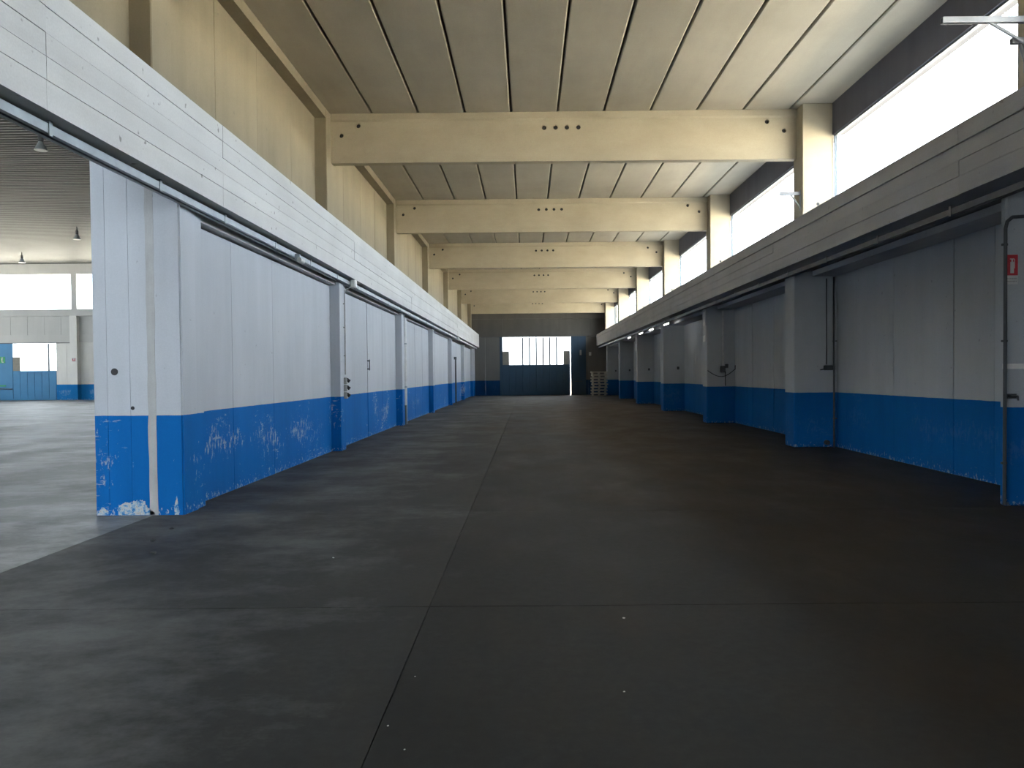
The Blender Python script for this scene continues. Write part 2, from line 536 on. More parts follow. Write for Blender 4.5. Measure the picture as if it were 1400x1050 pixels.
# lower bays between the left pillars
PIL = [8.72] + [8.0*n for n in range(2, 8)] + [57.45]
for k in range(len(PIL)-1):
    ya = PIL[k] + (0.63 if k == 0 else 0.42)
    yz = PIL[k+1]
    ym = (ya+yz)/2
    xp = XL(ym) - 0.21
    if k == 0:
        cuts = [ya, 10.66, 12.37, 14.12, yz]
    elif k == 1:
        cuts = [ya, 18.0, 19.76, 21.8, yz]
    elif k == 6:
        cuts = [ya, yz]
    else:
        cuts = [ya + (yz-ya)*i/4 for i in range(5)]
    for i, (a, b_) in enumerate(zip(cuts[:-1], cuts[1:])):
        g = 0.04 if (k == 1 and i in (1, 2)) else 0.005
        wpart('lower_panel', 'paint', -4.42, xp + random.uniform(-0.006, 0.006), a+(g if i == 2 else 0.005), b_-(g if i == 1 else 0.005), 0.0, 3.44, 0.004)
    wpart('lintel', 'beam_white', -4.42, xp+0.115, ya, yz, 3.468, 3.618)
    wpart('gap_back', 'debris_dark', -4.42, xp-0.12, ya, yz, 3.44, 3.468)

# end pier of the left wall, with board-marked face
pier = thing('pier_end', (-4.45, 8.72, 0), 'thick white and blue end pier of the wall beside the open side hall', 'pier', 'structure')
def ppart(name, mat, *a, bev=0.0):
    return wpart(name, mat, *a, parent=pier, o=(4.45, -8.72, 0), bev=bev)
ppart('pier_core', 'paint', -4.925, -3.955, 8.74, 9.35, 0, 3.61)
ppart('pier_core', 'paint', -4.925, -4.40, 8.74, 9.35, 3.61, HALL_CEIL)
ppart('pier_core', 'paint', -4.235, -4.065, 8.725, 9.35, 3.61, 4.04)
for a, b_, zt in ((-4.935, -4.785, HALL_CEIL), (-4.782, -4.525, HALL_CEIL), (-4.522, -4.322, 3.98), (-4.235, -3.95, 3.61)):
    ppart('cast_face', 'paint', a, b_, 8.72, 8.745, 0, zt, 0.003)
sb = new_bm()
pts = []
random.seed(3)
for i in range(25):
    z = 3.98*i/24
    pts.append((-4.325 + random.uniform(-0.006, 0.006), z))
for i in range(24, -1, -1):
    z = 3.98*i/24
    pts.append((-4.232 + random.uniform(-0.006, 0.006), z))
prism(sb, [(p[0]+4.45, p[1]) for p in pts], 1, -0.002, 0.03)
obj('joint_strip', sb, 'plaster', pier, label='unpainted grey vertical joint strip')
ppart('aisle_face', 'paint', -3.96, -3.93, 8.735, 9.10, 0, 3.61, 0.004)
obj('tie_hole', cyl(new_bm(), (-4.70+4.45, -0.004, 1.64), (-4.70+4.45, 0.03, 1.64), 0.040, 16), 'black', pier)
obj('chipped_hole', cyl(new_bm(), (-4.50+4.45, -0.003, 1.225), (-4.50+4.45, 0.03, 1.225), 0.022, 9), 'black', pier)
# spalled paint at the foot
for cx, w, h, s in ((-4.50, 0.42, 0.17, 5), (-4.86, 0.13, 0.09, 9), (-4.02, 0.05, 0.20, 4)):
    random.seed(s)
    b = new_bm()
    n = 60
    ring = []
    for i in range(n):
        a = math.pi*i/(n-1)
        r = 1 + random.uniform(-0.07, 0.05) - 0.10*math.sin(5*a+s)
        ring.append((cx+4.45+0.5*w*math.cos(a)*r, max(0.004, h*math.sin(a)*r)))
    prism(b, ring, 1, -0.002, 0.02)
    obj('spalled_patch', b, 'spalled', pier)
random.seed(11)

for k in range(1, len(PIL)):
    y = PIL[k]
    dep = 0.42 if k < 7 else 0.5
    lab = 'slim white and blue wall pillar under the white beam, %s beyond the end pier' % ORD[k-1]
    obj('pillar_left', bx(new_bm(), -0.42, 0, 0, dep, 0, 3.61, 0.012), 'paint', None, (XL(y), y, 0), lab, 'pillar', 'structure',
        'pillars along the lit wall')

# ------------------------------------------------------------------ right wall
wr = thing('wall_right', (6.4, 20, 0), 'shaded concrete panel wall painted grey above dark blue dado', 'wall', 'structure')
def rpart(name, mat, *a, bev=0.0):
    return wpart(name, mat, *a, parent=wr, o=(-6.4, -20, 0), bev=bev)
rpart('wall_core', 'endwall', 6.75, 6.95, Y_BACK, Y_END, -0.02, 4.6)
RP = [-7.2, 0.8, 8.84] + [8.0*n for n in range(2, 8)] + [57.4]
PDEP = 0.55
for k in range(len(RP)-1):
    ya, yz = RP[k] + (PDEP if k != 2 else 0.11), RP[k+1]
    xp = 6.42 + 0.006*((ya+yz)/2 - 12)
    if k == 2:
        cuts = [ya, 10.6, 11.61, 13.5, yz]
    elif yz-ya < 3:
        cuts = [ya, yz]
    else:
        cuts = [ya + (yz-ya)*i/4 for i in range(5)]
    for i, (a, b_) in enumerate(zip(cuts[:-1], cuts[1:])):
        rpart('lower_panel', 'paint_shade_wall', xp + random.uniform(-0.006, 0.006), 6.75, a+0.005, b_-0.005, 0, 3.64, 0.004)
    rpart('lintel', 'beam_grey', 5.92, 6.75, ya+0.004, yz-0.004, 3.55, 3.655, 0.01)

gr = thing('trim_window_beam', (5.7, 20, 3.66), 'grey board-marked concrete beam below the high windows', 'beam', 'structure')
def grp(name, mat, *a, bev=0.0):
    return wpart(name, mat, *a, parent=gr, o=(-5.7, -20, -3.66), bev=bev)
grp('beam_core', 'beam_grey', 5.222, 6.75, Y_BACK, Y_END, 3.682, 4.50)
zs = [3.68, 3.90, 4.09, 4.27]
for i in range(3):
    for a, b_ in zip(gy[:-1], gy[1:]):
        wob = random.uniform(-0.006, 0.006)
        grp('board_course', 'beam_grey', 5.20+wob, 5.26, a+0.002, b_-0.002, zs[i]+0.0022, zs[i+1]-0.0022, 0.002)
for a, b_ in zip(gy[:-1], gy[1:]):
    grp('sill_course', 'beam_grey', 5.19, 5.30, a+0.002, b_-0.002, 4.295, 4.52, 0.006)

for k, y in enumerate(RP[:-1]):
    if k < 2:
        lab = 'grey and blue square pillar on the shaded wall, behind the camera, number %s' % ORD[k]
    else:
        lab = 'broad grey and dark blue pillar on the shaded wall, %s from the camera' % ORD[k-2]
    obj('pillar_right', bx(new_bm(), 0, 6.8-XR(y), 0, PDEP if k != 2 else 0.11, 0, 3.66, 0.02), 'paint_shade_wall', None, (XR(y), y, 0), lab, 'pillar', 'structure',
        'pillars along the shaded wall')

# fascia above the windows
for k in range(-1, len(COLS)):
    ya = COLS[k][1] if k >= 0 else Y_BACK
    yz = COLS[k+1][0] if k+1 < len(COLS) else Y_END
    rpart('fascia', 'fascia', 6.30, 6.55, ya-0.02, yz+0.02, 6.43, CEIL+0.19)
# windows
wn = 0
rpart('end_bay_wall', 'endwall', 6.33, 6.55, Y_BACK, COLS[0][0], 4.5, CEIL)  # unseen bay closed to keep the near floor darker
for k in range(0, len(COLS)-1):
    ya = COLS[k][1]
    yz = COLS[k+1][0]
    wn += 1
    L = yz-ya
    where = 'behind the camera' if k < 1 else '%s bay from the camera' % ORD[k-1]
    t = thing('window_%d' % wn, (6.36, ya, 4.5), 'long high glazed window filled with white sky, ' + where, 'window', 'structure')
    b = new_bm()
    bx(b, -0.03, 0.03, 0, L, 0, 0.05)
    bx(b, -0.03, 0.03, 0, L, 1.895, 1.93)
    bx(b, -0.03, 0.03, 0, 0.03, 0.05, 1.895)
    bx(b, -0.03, 0.03, L-0.03, L, 0.05, 1.895)
    obj('window_frame', b, 'frame_dark', t)
    obj('pane', bx(new_bm(), -0.004, 0.004, 0.03, L-0.03, 0.05, 1.895), 'glass', t)
# solid end bay beyond the last column
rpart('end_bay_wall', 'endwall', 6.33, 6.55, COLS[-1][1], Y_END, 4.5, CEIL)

# ------------------------------------------------------------------ back wall
wb = thing('wall_back', (-20, Y_BACK, 0), 'plain concrete wall behind the camera with a glazed door and window band added for light', 'wall', 'structure')
def bpart(name, mat, *a):
    return wpart(name, mat, *a, parent=wb, o=(20, -Y_BACK, 0))
bpart('nave_panel', 'endwall', -4.7, -2.0, Y_BACK-0.3, Y_BACK, 0, HALL_CEIL+0.3)
bpart('nave_panel', 'endwall', 3.4, 6.9, Y_BACK-0.3, Y_BACK, 0, HALL_CEIL+0.3)
bpart('nave_panel', 'endwall', -2.0, 3.4, Y_BACK-0.3, Y_BACK, 4.2, HALL_CEIL+0.3)
bpart('added_door_board', 'door_blue', -2.0, 3.4, Y_BACK-0.2, Y_BACK-0.1, 0, 2.9)  # unseen glazed door added to light the pier and pillar faces
for i in range(6):
    bpart('added_door_pane', 'glass', -2.0+0.9*i, -1.08+0.9*i-0.03, Y_BACK-0.16, Y_BACK-0.15, 2.9, 4.2)
    bpart('added_door_mullion', 'frame_dark', -1.12+0.9*i, -1.08+0.9*i, Y_BACK-0.18, Y_BACK-0.12, 2.9, 4.2)
bpart('wall_panel', 'paint', HALL_X, -4.7, Y_BACK-0.3, Y_BACK, 0, 5.5)
bpart('eaves_panel', 'hall_white', HALL_X, -4.7, Y_BACK-0.3, Y_BACK, 9.8, HALL_CEIL+0.3)
bpart('pane', 'glass', HALL_X, -4.7, Y_BACK-0.16, Y_BACK-0.15, 5.5, 9.8)  # unseen window band added to light the end pier
for x in (-52, -45, -37.8, -29.5, -21.3, -13.0):
    bpart('window_post', 'hall_white', x, x+0.4, Y_BACK-0.3, Y_BACK, 5.5, 9.8)

# ------------------------------------------------------------------ nave end wall and door
we = thing('wall_end', (1.0, Y_END, 0), 'shaded grey end wall of the nave with blue dado', 'wall', 'structure')
def epart(name, mat, *a, bev=0.0):
    return wpart(name, mat, *a, parent=we, o=(-1.0, -Y_END, 0), bev=bev)
epart('wall_panel', 'paint_dimmed', -4.45, -3.2, Y_END, Y_END+0.2, 0, 4.42)
epart('wall_panel', 'paint_dimmed', -3.19, -2.06, Y_END, Y_END+0.2, 0, 4.42)
epart('wall_panel', 'paint_dimmed', 3.36, 4.55, Y_END+0.02, Y_END+0.2, 0, 4.42)
epart('wall_panel', 'paint_dimmed', 4.56, 6.75, Y_END, Y_END+0.2, 0, 4.42)
epart('door_lintel', 'endwall', -4.45, 6.75, Y_END-0.16, Y_END+0.2, 4.42, 4.80, 0.01)
for a, b_ in zip([-4.45, -1.85, 0.1, 2.26, 4.7], [-1.85, 0.1, 2.26, 4.7, 6.75]):
    epart('upper_panel', 'endwall', a+0.008, b_-0.008, Y_END, Y_END+0.2, 4.80, 5.76, 0.008)
epart('wall_backing', 'endwall', -4.45, 6.75, Y_END+0.2, Y_END+0.3, 4.42, CEIL+0.2)
epart('tie_beam', 'endwall', -4.45, 6.75, Y_END-0.2, Y_END+0.2, 5.76, CEIL, 0.01)

def folding_door(name, x0, x1, zs0, zt, y, npan, mat, label, mull, corners):
    """folding leaves: solid blue lower boards, glazing above, infill squares in the lower corners"""
    t = thing(name, ((x0+x1)/2, y, 0), label, 'door', 'structure')
    ox = -(x0+x1)/2
    w = (x1-x0)/npan
    for i in range(npan):
        a, c = x0+i*w+ox, x0+(i+1)*w+ox
        obj('board', bx(new_bm(), a+0.006, c-0.006, 0.0, 0.06, 0.02, zs0, 0.008), mat, t)
        if i in corners:
            obj('infill_panel', bx(new_bm(), a+0.001, c-0.001, 0.01, 0.05, zs0, zs0+1.02), 'infill', t)
            obj('pane', bx(new_bm(), a+0.001, c-0.001, 0.026, 0.034, zs0+1.02, zt+0.06), 'tinted_pane', t)
        else:
            obj('pane', bx(new_bm(), a+0.001, c-0.001, 0.026, 0.034, zs0, zt+0.06), 'tinted_pane', t)
        if i and i in mull:
            obj('mullion', bx(new_bm(), a-0.055, a+0.055, 0.0, 0.05, zs0, zt), 'frame_dark', t)
    obj('backing_sheet', bx(new_bm(), x0+ox, x1+ox, 0.06, 0.07, 0.0, zs0), mat, t)
    obj('top_rail', bx(new_bm(), x0+ox-1.6, x1+ox+1.2, -0.06, 0.0, zt+0.02, zt+0.09), 'dark_steel', t)
    rm = None
    for i in range(npan+2):
        xx = x0+ox + (i-0.5)*w
        if rm is None:
            b = new_bm()
            cyl(b, (0, -0.09, 0), (0, -0.02, 0), 0.075, 12)
            bx(b, -0.03, 0.03, -0.07, -0.05, -0.12, 0.0)
            rm = mesh('roller', b)
        obj('roller', rm, 'dark_steel', t, (xx, 0, zt+0.13))
    return t
folding_door('door_1', -1.90, 3.205, 2.31, 4.37, Y_END+0.02, 10, 'door_blue',
             'wide dark blue folding door with white-lit glazing in the end wall', (3, 4, 5, 6, 7, 8), (0, 9))
# frame posts and slid-back leaf
t = thing('door_2', (3.82, Y_END-0.08, 0), 'dark blue closed door leaf beside the bright slit of the folding door', 'door', 'structure')
for i in range(2):
    obj('board', bx(new_bm(), -0.57+i*0.57+0.004, i*0.57-0.004, -0.05, 0.0, 0.02, 4.46, 0.008), 'door_blue', t)
obj('backing_sheet', bx(new_bm(), -0.57, 0.57, 0.0, 0.01, 0.0, 4.46), 'door_blue', t)
obj('latch', bx(new_bm(), -0.35, 0.3, -0.075, -0.05, 1.0, 1.05), 'dark_steel', t)
obj('notice', bx(new_bm(), 0.10, 0.24, -0.056, -0.05, 3.0, 3.38), 'grey_plastic', t)
obj('door_post', bx(new_bm(), -2.10, -1.895, Y_END-0.02, Y_END+0.14, 0, 4.40, 0.01), 'door_blue', kind='structure',
    label='blue steel post at the hinge side of the folding door', cat='door post')
epart('wall_notice', 'white_plastic', 4.62, 4.80, Y_END-0.01, Y_END, 2.95, 3.22)

# ------------------------------------------------------------------ sliding door rails
def rail(name, x0, x1, label, hx, ys_, sgn, mat='steel'):
    t = thing(name, ((x0+x1)/2, 20, 3.5), label, 'rail')
    o = (-(x0+x1)/2, -20, -3.5)
    b = new_bm()
    xa, xb_ = x0+o[0], x1+o[0]
    ya, yb_ = Y_BACK+o[1]+0.1, Y_END+o[1]-0.25
    # C section open underneath
    bx(b, xa, xb_, ya, yb_, 0.085, 0.095)
    bx(b, xa, xa+0.006, ya, yb_, 0.02, 0.085)
    bx(b, xb_-0.006, xb_, ya, yb_, 0.02, 0.085)
    bx(b, xa+0.006, xa+0.045, ya, yb_, 0.02, 0.026)
    bx(b, xb_-0.045, xb_-0.006, ya, yb_, 0.02, 0.026)
    obj('channel', b, mat, t)
    hm = None
    for y in ys_:
        if hm is None:
            b = new_bm()
            s = sgn
            xo = xb_ if s > 0 else xa
            bx(b, min(xo, xo+s*0.008), max(xo, xo+s*0.008), -0.022, 0.022, 0.0, 0.125)
            bx(b, xa-0.01, xb_+0.01, -0.022, 0.022, 0.096, 0.118)
            hm = mesh('hanger', b)
        obj('hanger', hm, mat, t, (0, y+o[1], 0))
    return t
rail('door_rail', -3.91, -3.79, 'galvanised sliding door rail under the white beam', 0, [4.3, 6.15, 7.99, 9.7, 11.63, 13.5, 15.4, 17.3, 19.2, 21.1, 23.0, 25, 27, 29, 31, 33, 35, 37, 39, 41, 43, 45], 1)
rail('door_rail', 5.32, 5.42, 'dull sliding door rail under the grey window-side beam', 0, [9.7+2*i for i in range(20)], -1, 'dull_rail')
# ------------------------------------------------------------------ small fittings, left wall
def junction(x, y, z, label):
    t = thing('junction_box', (x, y, z), label, 'junction box')
    obj('box', bx(new_bm(), -0.05, 0.05, -0.09, 0.09, -0.09, 0.09, 0.012), 'white_plastic', t)
    obj('lid', bx(new_bm(), 0.05, 0.058, -0.08, 0.08, -0.08, 0.08, 0.003), 'white_plastic', t)
    return t
junction(-3.72, 16.49, 3.55, 'white junction box above the switch boxes on the lit wall')
junction(-3.72, 41.3, 3.53, 'small white junction box far along the galvanised rail')
t = thing('conduit', (XL(16)+0.03, 16.3, 1.6), 'thin grey conduit running down from junction box to switch boxes', 'conduit')
obj('pipe', tube(new_bm(), [(0.12, 0.15, 1.88), (0.0, 0.02, 1.78), (0.0, 0.0, 0.0)], 0.013), 'grey_plastic', t)
for z in (0.4, 1.0, 1.5):
    obj('clip', bx(new_bm(), -0.028, 0.016, -0.022, 0.022, z-0.012, z+0.012), 'grey_plastic', t)
for i, (nm, lab) in enumerate((('upper', 'topmost grey socket box of three on the first slim pillar'),
                               ('middle', 'middle grey socket box of three on the first slim pillar'),
                               ('lower', 'lowest grey socket box of three on the first slim pillar'))):
    t = thing('socket_box', (XL(16)+0.002, 16.30, 1.47-0.155*i), lab, 'socket', None, 'socket boxes on the first slim pillar')
    hs = obj('housing', bx(new_bm(), 0, 0.07, -0.055, 0.055, -0.07, 0.07, 0.008), 'grey_plastic', t)
    obj('socket', cyl(new_bm(), (0.06, -0.0, 0.02), (0.115, 0.0, -0.015), 0.036, 12), 'black', hs)
    obj('cover', bx(new_bm(), 0.07, 0.082, -0.045, 0.045, 0.035, 0.055), 'black', hs)
t = thing('spot_lamp', (-3.71, 12.6, 3.47), 'small white spot lamp clipped to the galvanised rail', 'lamp')
obj('lamp_head', cyl(new_bm(), (0, -0.06, 0), (0.03, 0.05, -0.02), 0.045, 14), 'white_plastic', t)
obj('clamp', bx(new_bm(), -0.0795, 0.0, -0.02, 0.02, 0.0, 0.1), 'steel', t)
t = thing('downpipe', (XL(25)-0.08, 24.95, 0), 'white downpipe standing beside the second slim pillar', 'pipe')
obj('pipe', cyl(new_bm(), (0, 0, 0), (0, 0, 3.45), 0.075, 16), 'white_plastic', t, smooth=False)
for z in (1.2, 2.6):
    obj('clip', cyl(new_bm(), (0, 0, z-0.02), (0, 0, z+0.02), 0.083, 16), 'steel', t)
obj('shoe', bx(new_bm(), -0.07, 0.09, -0.40, -0.12, 0.0, 0.62, 0.02), 'dark_steel', t)
t = thing('door_bar', (XL(43)-0.10, 43.3, 0), 'dark upright locking bar on a panel far along the lit wall', 'bar')
obj('rod', cyl(new_bm(), (0, 0, 0), (0, 0, 2.45), 0.045, 10), 'dark_steel', t)
obj('knob', cyl(new_bm(), (-0.02, 0, 2.45), (-0.02, 0, 2.6), 0.08, 10), 'dark_steel', t)
hx, hy = XL(20)-0.2+4.3, 19.76-20
t = obj('pull_handle', bx(new_bm(), 0.03, 0.05, -0.02, 0.02, -0.14, 0.14, 0.006), 'dark_steel', wl, (hx, hy, 1.85))
obj('mount', bx(new_bm(), -0.02, 0.03, -0.015, 0.015, -0.12, -0.09), 'dark_steel', t)
obj('mount', bx(new_bm(), -0.02, 0.03, -0.015, 0.015, 0.09, 0.12), 'dark_steel', t)

# ------------------------------------------------------------------ small fittings, right wall
# extinguisher sign on the nearest right pillar
yp = 8.84
t = thing('fire_sign', (5.55, yp, 2.72), 'red fire extinguisher sign with white pictogram on the nearest shaded pillar', 'sign')
pl = obj('plate', bx(new_bm(), -0.07, 0.07, -0.006, 0, -0.17, 0.17, 0.002), 'white_plastic', t)
obj('red_field', bx(new_bm(), -0.066, 0.066, -0.009, -0.006, -0.07, 0.166), 'red', pl)
b = new_bm()
cyl(b, (0.0, -0.010, -0.045), (0.0, -0.010, 0.085), 0.021, 12)
bmesh.ops.scale(b, vec=(1, 0.12, 1), verts=b.verts, space=Matrix.Translation((0, 0.010, 0)))
bx(b, -0.009, 0.009, -0.0115, -0.009, 0.085, 0.115)
bx(b, -0.025, 0.025, -0.0115, -0.009, 0.112, 0.122)
bx(b, 0.024, 0.031, -0.0115, -0.009, 0.01, 0.115)
obj('extinguisher_pictogram', b, 'white_plastic', pl)
b = new_bm()
for r in range(2):
    xx = -0.055
    while xx < 0.05:
        w = random.uniform(0.008, 0.018)
        bx(b, xx, min(xx+w, 0.056), -0.0075, -0.006, -0.115-0.03*r, -0.10-0.03*r)
        xx += w+0.005
obj('caption', b, 'grey_plastic', pl)
# conduit frame around the sign pillar edge
t = thing('conduit', (5.46, yp-0.03, 0), 'dark conduit with bend at the edge of the nearest shaded pillar', 'conduit')
obj('pipe', tube(new_bm(), [(0, 0, 0.02), (0, 0, 3.18), (0.02, 0, 3.26), (0.08, 0, 3.31), (0.9, 0, 3.35)], 0.02), 'dark_steel', t)
for z in (0.5, 1.9, 3.0):
    obj('clip', bx(new_bm(), -0.03, 0.03, 0.0, 0.03, z-0.012, z+0.012), 'dark_steel', t)
obj('tape_strip', bx(new_bm(), -0.05, 1.1, -0.004, 0, -0.03, 0.03), 'tape', None, (5.50, yp, 1.61),
    'pale horizontal tape strip across the nearest shaded pillar', 'tape')
t = thing('hose_hook', (5.56, yp, 1.25), 'small dark hook below the pale tape on the nearest shaded pillar', 'hook')
obj('hook_arm', tube(new_bm(), [(-0.05, 0, 0.02), (-0.04, -0.05, 0.02), (0.03, -0.06, 0.02), (0.035, -0.06, -0.03)], 0.009), 'dark_steel', t)
obj('hook_plate', bx(new_bm(), -0.06, 0.05, -0.005, 0, -0.01, 0.045), 'dark_steel', t)

# second pillar: conduit and bracket
t = thing('conduit', (6.21, 15.985, 0), 'dark conduit and box on the second shaded pillar', 'conduit')
obj('pipe', tube(new_bm(), [(0, 0, 3.5), (0, 0, 1.72)], 0.012), 'dark_steel', t)
obj('box', bx(new_bm(), -0.06, 0.17, -0.04, 0.014, 1.60, 1.70, 0.01), 'dark_steel', t)
obj('stub', tube(new_bm(), [(-0.14, -0.02, 1.61), (0.0, -0.02, 1.63)], 0.012), 'dark_steel', t)
obj('drain_stub', cyl(new_bm(), (0, 0, 0), (0, -0.09, 0), 0.05, 12), 'dark_steel', None, (6.2, 15.99, 0.10),
    'short dark pipe stub low on the second shaded pillar', 'pipe')
t = thing('drain_pipe', (6.33, 15.9, 0), 'thin black pipe in the corner behind the second shaded pillar', 'pipe')
obj('pipe', tube(new_bm(), [(0, 0, 0.0), (0, 0, 3.52)], 0.022), 'dark_steel', t)
for z in (0.6, 2.2):
    obj('clip', bx(new_bm(), -0.02, 0.05, -0.03, 0.03, z-0.012, z+0.012), 'dark_steel', t)

# third pillar: white pipe, box, slack cable, pale flat patches
t = thing('conduit', (6.09, 23.975, 0), 'pale vertical conduit with dark box on the third shaded pillar', 'conduit')
obj('pipe', tube(new_bm(), [(0, 0, 3.5), (0, 0, 1.78)], 0.03), 'white_plastic', t)
obj('box', bx(new_bm(), -0.09, 0.06, -0.06, 0.02, 1.58, 1.78, 0.012), 'dark_steel', t)
obj('lower_pipe', tube(new_bm(), [(0.07, 0, 1.6), (0.07, 0, 1.16)], 0.014), 'dark_steel', t)
cab = [(5.60 + 0.88*i/14 - 6.05, -0.02 - 0.03*math.sin(math.pi*i/14), 1.64 + 0.06*i/14 - 0.22*math.sin(math.pi*i/14)) for i in range(15)]
t = thing('cable', (6.05, 23.97, 0), 'slack black cable hanging across the third shaded pillar', 'cable')
obj('cord', tube(new_bm(), cab, 0.012, 6), 'black', t)
obj('plug', bx(new_bm(), 0.40, 0.50, -0.05, 0.01, 1.66, 1.80, 0.01), 'black', t)
for y, z, h, lab in ((24.28, 3.28, 0.46, 'upper pale patch on the edge of the third shaded pillar'),
                     (24.28, 2.66, 0.22, 'lower small pale patch on the edge of the third shaded pillar'),
                     (40.28, 2.95, 0.40, 'small bright patch on the edge of the fifth shaded pillar')):
    t = thing('pale_patch', (XR(y)-0.001, y, z), lab, 'plate')
    obj('plate', bx(new_bm(), -0.012, 0, -0.15, 0.15, -h/2, h/2, 0.003), 'white_plastic', t)
    obj('frame', bx(new_bm(), -0.016, -0.012, -0.15, 0.15, h/2-0.02, h/2), 'steel', t)
# tie holes low on right pillars
for k in range(4, 9):
    y = RP[k]
    obj('wall_socket', bx(new_bm(), -0.05, 0.05, -0.03, 0, -0.06, 0.06, 0.008), 'dark_steel', None, (XR(y)+0.62, y, 1.78),
        'small dark socket on the %s shaded pillar from the camera' % ORD[k-2], 'socket', None, 'sockets on the shaded pillars')
# short glowing tubes under the right rail
for i, y in enumerate((30.4, 34.1, 37.2, 41.5)):
    t = thing('glow_tube', (5.51, y, 3.50), 'short white glowing tube under the window-side rail, %s from the camera' % ORD[i],
              'lamp', None, 'glowing tubes under the rail')
    hs = obj('housing', bx(new_bm(), -0.04, 0.04, -0.62, 0.62, 0.03, 0.08, 0.006), 'white_plastic', t)
    obj('tube', cyl(new_bm(), (0, -0.58, 0.01), (0, 0.58, 0.01), 0.022, 10), 'tube_glow', hs)
    obj('hanger_plate', bx(new_bm(), -0.0896, -0.03, -0.03, 0.03, 0.055, 0.065), 'steel', t)
    obj('end_cap', bx(new_bm(), -0.025, 0.025, -0.62, -0.58, -0.02, 0.04), 'white_plastic', hs)
    obj('end_cap', bx(new_bm(), -0.025, 0.025, 0.58, 0.62, -0.02, 0.04), 'white_plastic', hs)

# ------------------------------------------------------------------ pallet stack
pal = None
PH = 0.218
bdm = mesh('deck_board', bx(new_bm(), -0.068, 0.068, -0.42, 0.42, 0, 0.085))
stm = mesh('stringer', bx(new_bm(), -0.05, 0.05, -0.28, 0.28, 0, 0.11))
btm = mesh('bottom_board', bx(new_bm(), -0.50, 0.50, -0.06, 0.06, 0, 0.02))
for i in range(8):
    lab = 'pale wooden pallet in the far corner stack, %s from the floor' % ORD[i]
    if i == 7:
        lab = 'topmost pale wooden pallet of the far corner stack'
    t = thing('pallet', (5.10 + random.uniform(-0.03, 0.03), 54.9 + random.uniform(-0.03, 0.03), i*PH), lab, 'pallet', None, 'stacked pallets')
    for x in (-0.504, -0.36, -0.216, -0.072, 0.072, 0.216, 0.36, 0.504):
        obj('deck_board', bdm, 'wood', t, (x, 0, 0.131))
    for x in (-0.45, 0, 0.45):
        obj('stringer', stm, 'wood', t, (x, 0, 0.02))
    for y in (-0.2, 0.2):
        obj('bottom_board', btm, 'wood', t, (0, y, 0))

# ------------------------------------------------------------------ side hall on the left
def corrugated(x0, x1, y0, y1, z, pitch=0.28, h=0.06):
    b = new_bm()
    n = int((y1-y0)/pitch)
    prof = []
    for i in range(n):
        y = y0+i*pitch
        prof += [(y, z), (y+pitch*0.42, z), (y+pitch*0.5, z+h), (y+pitch*0.92, z+h)]
    A = [b.verts.new((x0, p[0], p[1])) for p in prof]
    B = [b.verts.new((x1, p[0], p[1])) for p in prof]
    for i in range(len(prof)-1):
        b.faces.new((A[i], B[i], B[i+1], A[i+1]))
    return b
obj('ceiling_hall', corrugated(HALL_X, -4.7, Y_BACK, Y_HALL_END, HALL_CEIL), 'sheet_metal', kind='structure',
    label='grey corrugated sheet ceiling of the side hall', cat='ceiling')
hl = thing('wall_hall_side', (HALL_X, 24, 0), 'outer wall of the side hall with a long unseen window band added for light', 'wall', 'structure')
def hpart(name, mat, *a, bev=0.0):
    return wpart(name, mat, *a, parent=hl, o=(-HALL_X, -24, 0), bev=bev)
hpart('wall_panel', 'paint', HALL_X-0.3, HALL_X, Y_BACK, Y_HALL_END, 0, 6.2)
hpart('wall_panel', 'hall_white', HALL_X-0.3, HALL_X, Y_BACK, Y_HALL_END, 9.3, HALL_CEIL+0.2)
hpart('pane', 'glass', HALL_X-0.16, HALL_X-0.15, 8.0, Y_HALL_END, 6.2, 9.3)  # unseen window band added to light the hall
hpart('wall_panel', 'hall_white', HALL_X-0.3, HALL_X, Y_BACK, 8.0, 6.2, 9.3)  # band closed here to keep its light off the right wall

he = thing('wall_hall_end', (-25, Y_HALL_END, 0), 'pale far wall of the side hall with high window band', 'wall', 'structure')
def fpart(name, mat, *a, bev=0.0):
    return wpart(name, mat, *a, parent=he, o=(25, -Y_HALL_END, 0), bev=bev)
YE = Y_HALL_END
cols = [-41.9, -33.4, -24.9, -16.4, -7.9]
fpart('eaves_beam', 'hall_white', HALL_X, -4.93, YE, YE+0.4, 9.3, HALL_CEIL+0.24)
fpart('eaves_line', 'dark_steel', HALL_X, -4.93, YE-0.03, YE+0.1, HALL_CEIL-0.04, HALL_CEIL+0.02)
fpart('window_sill', 'hall_white', HALL_X, -4.93, YE-0.12, YE+0.3, 6.2, 6.71, 0.01)
fpart('door_lintel', 'hall_white', HALL_X, -4.93, YE-0.05, YE+0.3, 4.25, 4.82)
fpart('panel_backing', 'paint', -34.98, -4.93, YE+0.3, YE+0.35, 0, 4.3)
fpart('panel_backing', 'hall_white', HALL_X, -4.93, YE+0.3, YE+0.35, 4.25, 6.6)
x = HALL_X
while x < -5.0:
    x2 = min(x+1.25, -4.93)
    fpart('upper_panel', 'hall_white', x+0.008, x2-0.008, YE+random.uniform(0, 0.01), YE+0.3, 4.82, 6.19)
    x = x2
for a, b_ in [(-34.98, -34.2), (-34.19, -33.6), (-33.2, -31.6), (-31.59, -30), (-29.99, -28), (-27.99, -26), (-25.99, -4.93), (HALL_X, -41.5)]:
    fpart('wall_panel', 'hall_paint', a, b_, YE+0.1, YE+0.3, 0, 4.25)
for c in cols:
    fpart('hall_column', 'hall_paint', c-0.28, c+0.24, YE-0.35, YE+0.2, 0, 6.2, 0.015)
    fpart('window_post', 'hall_white', c-0.27, c+0.14, YE-0.1, YE+0.25, 6.7, 9.32)
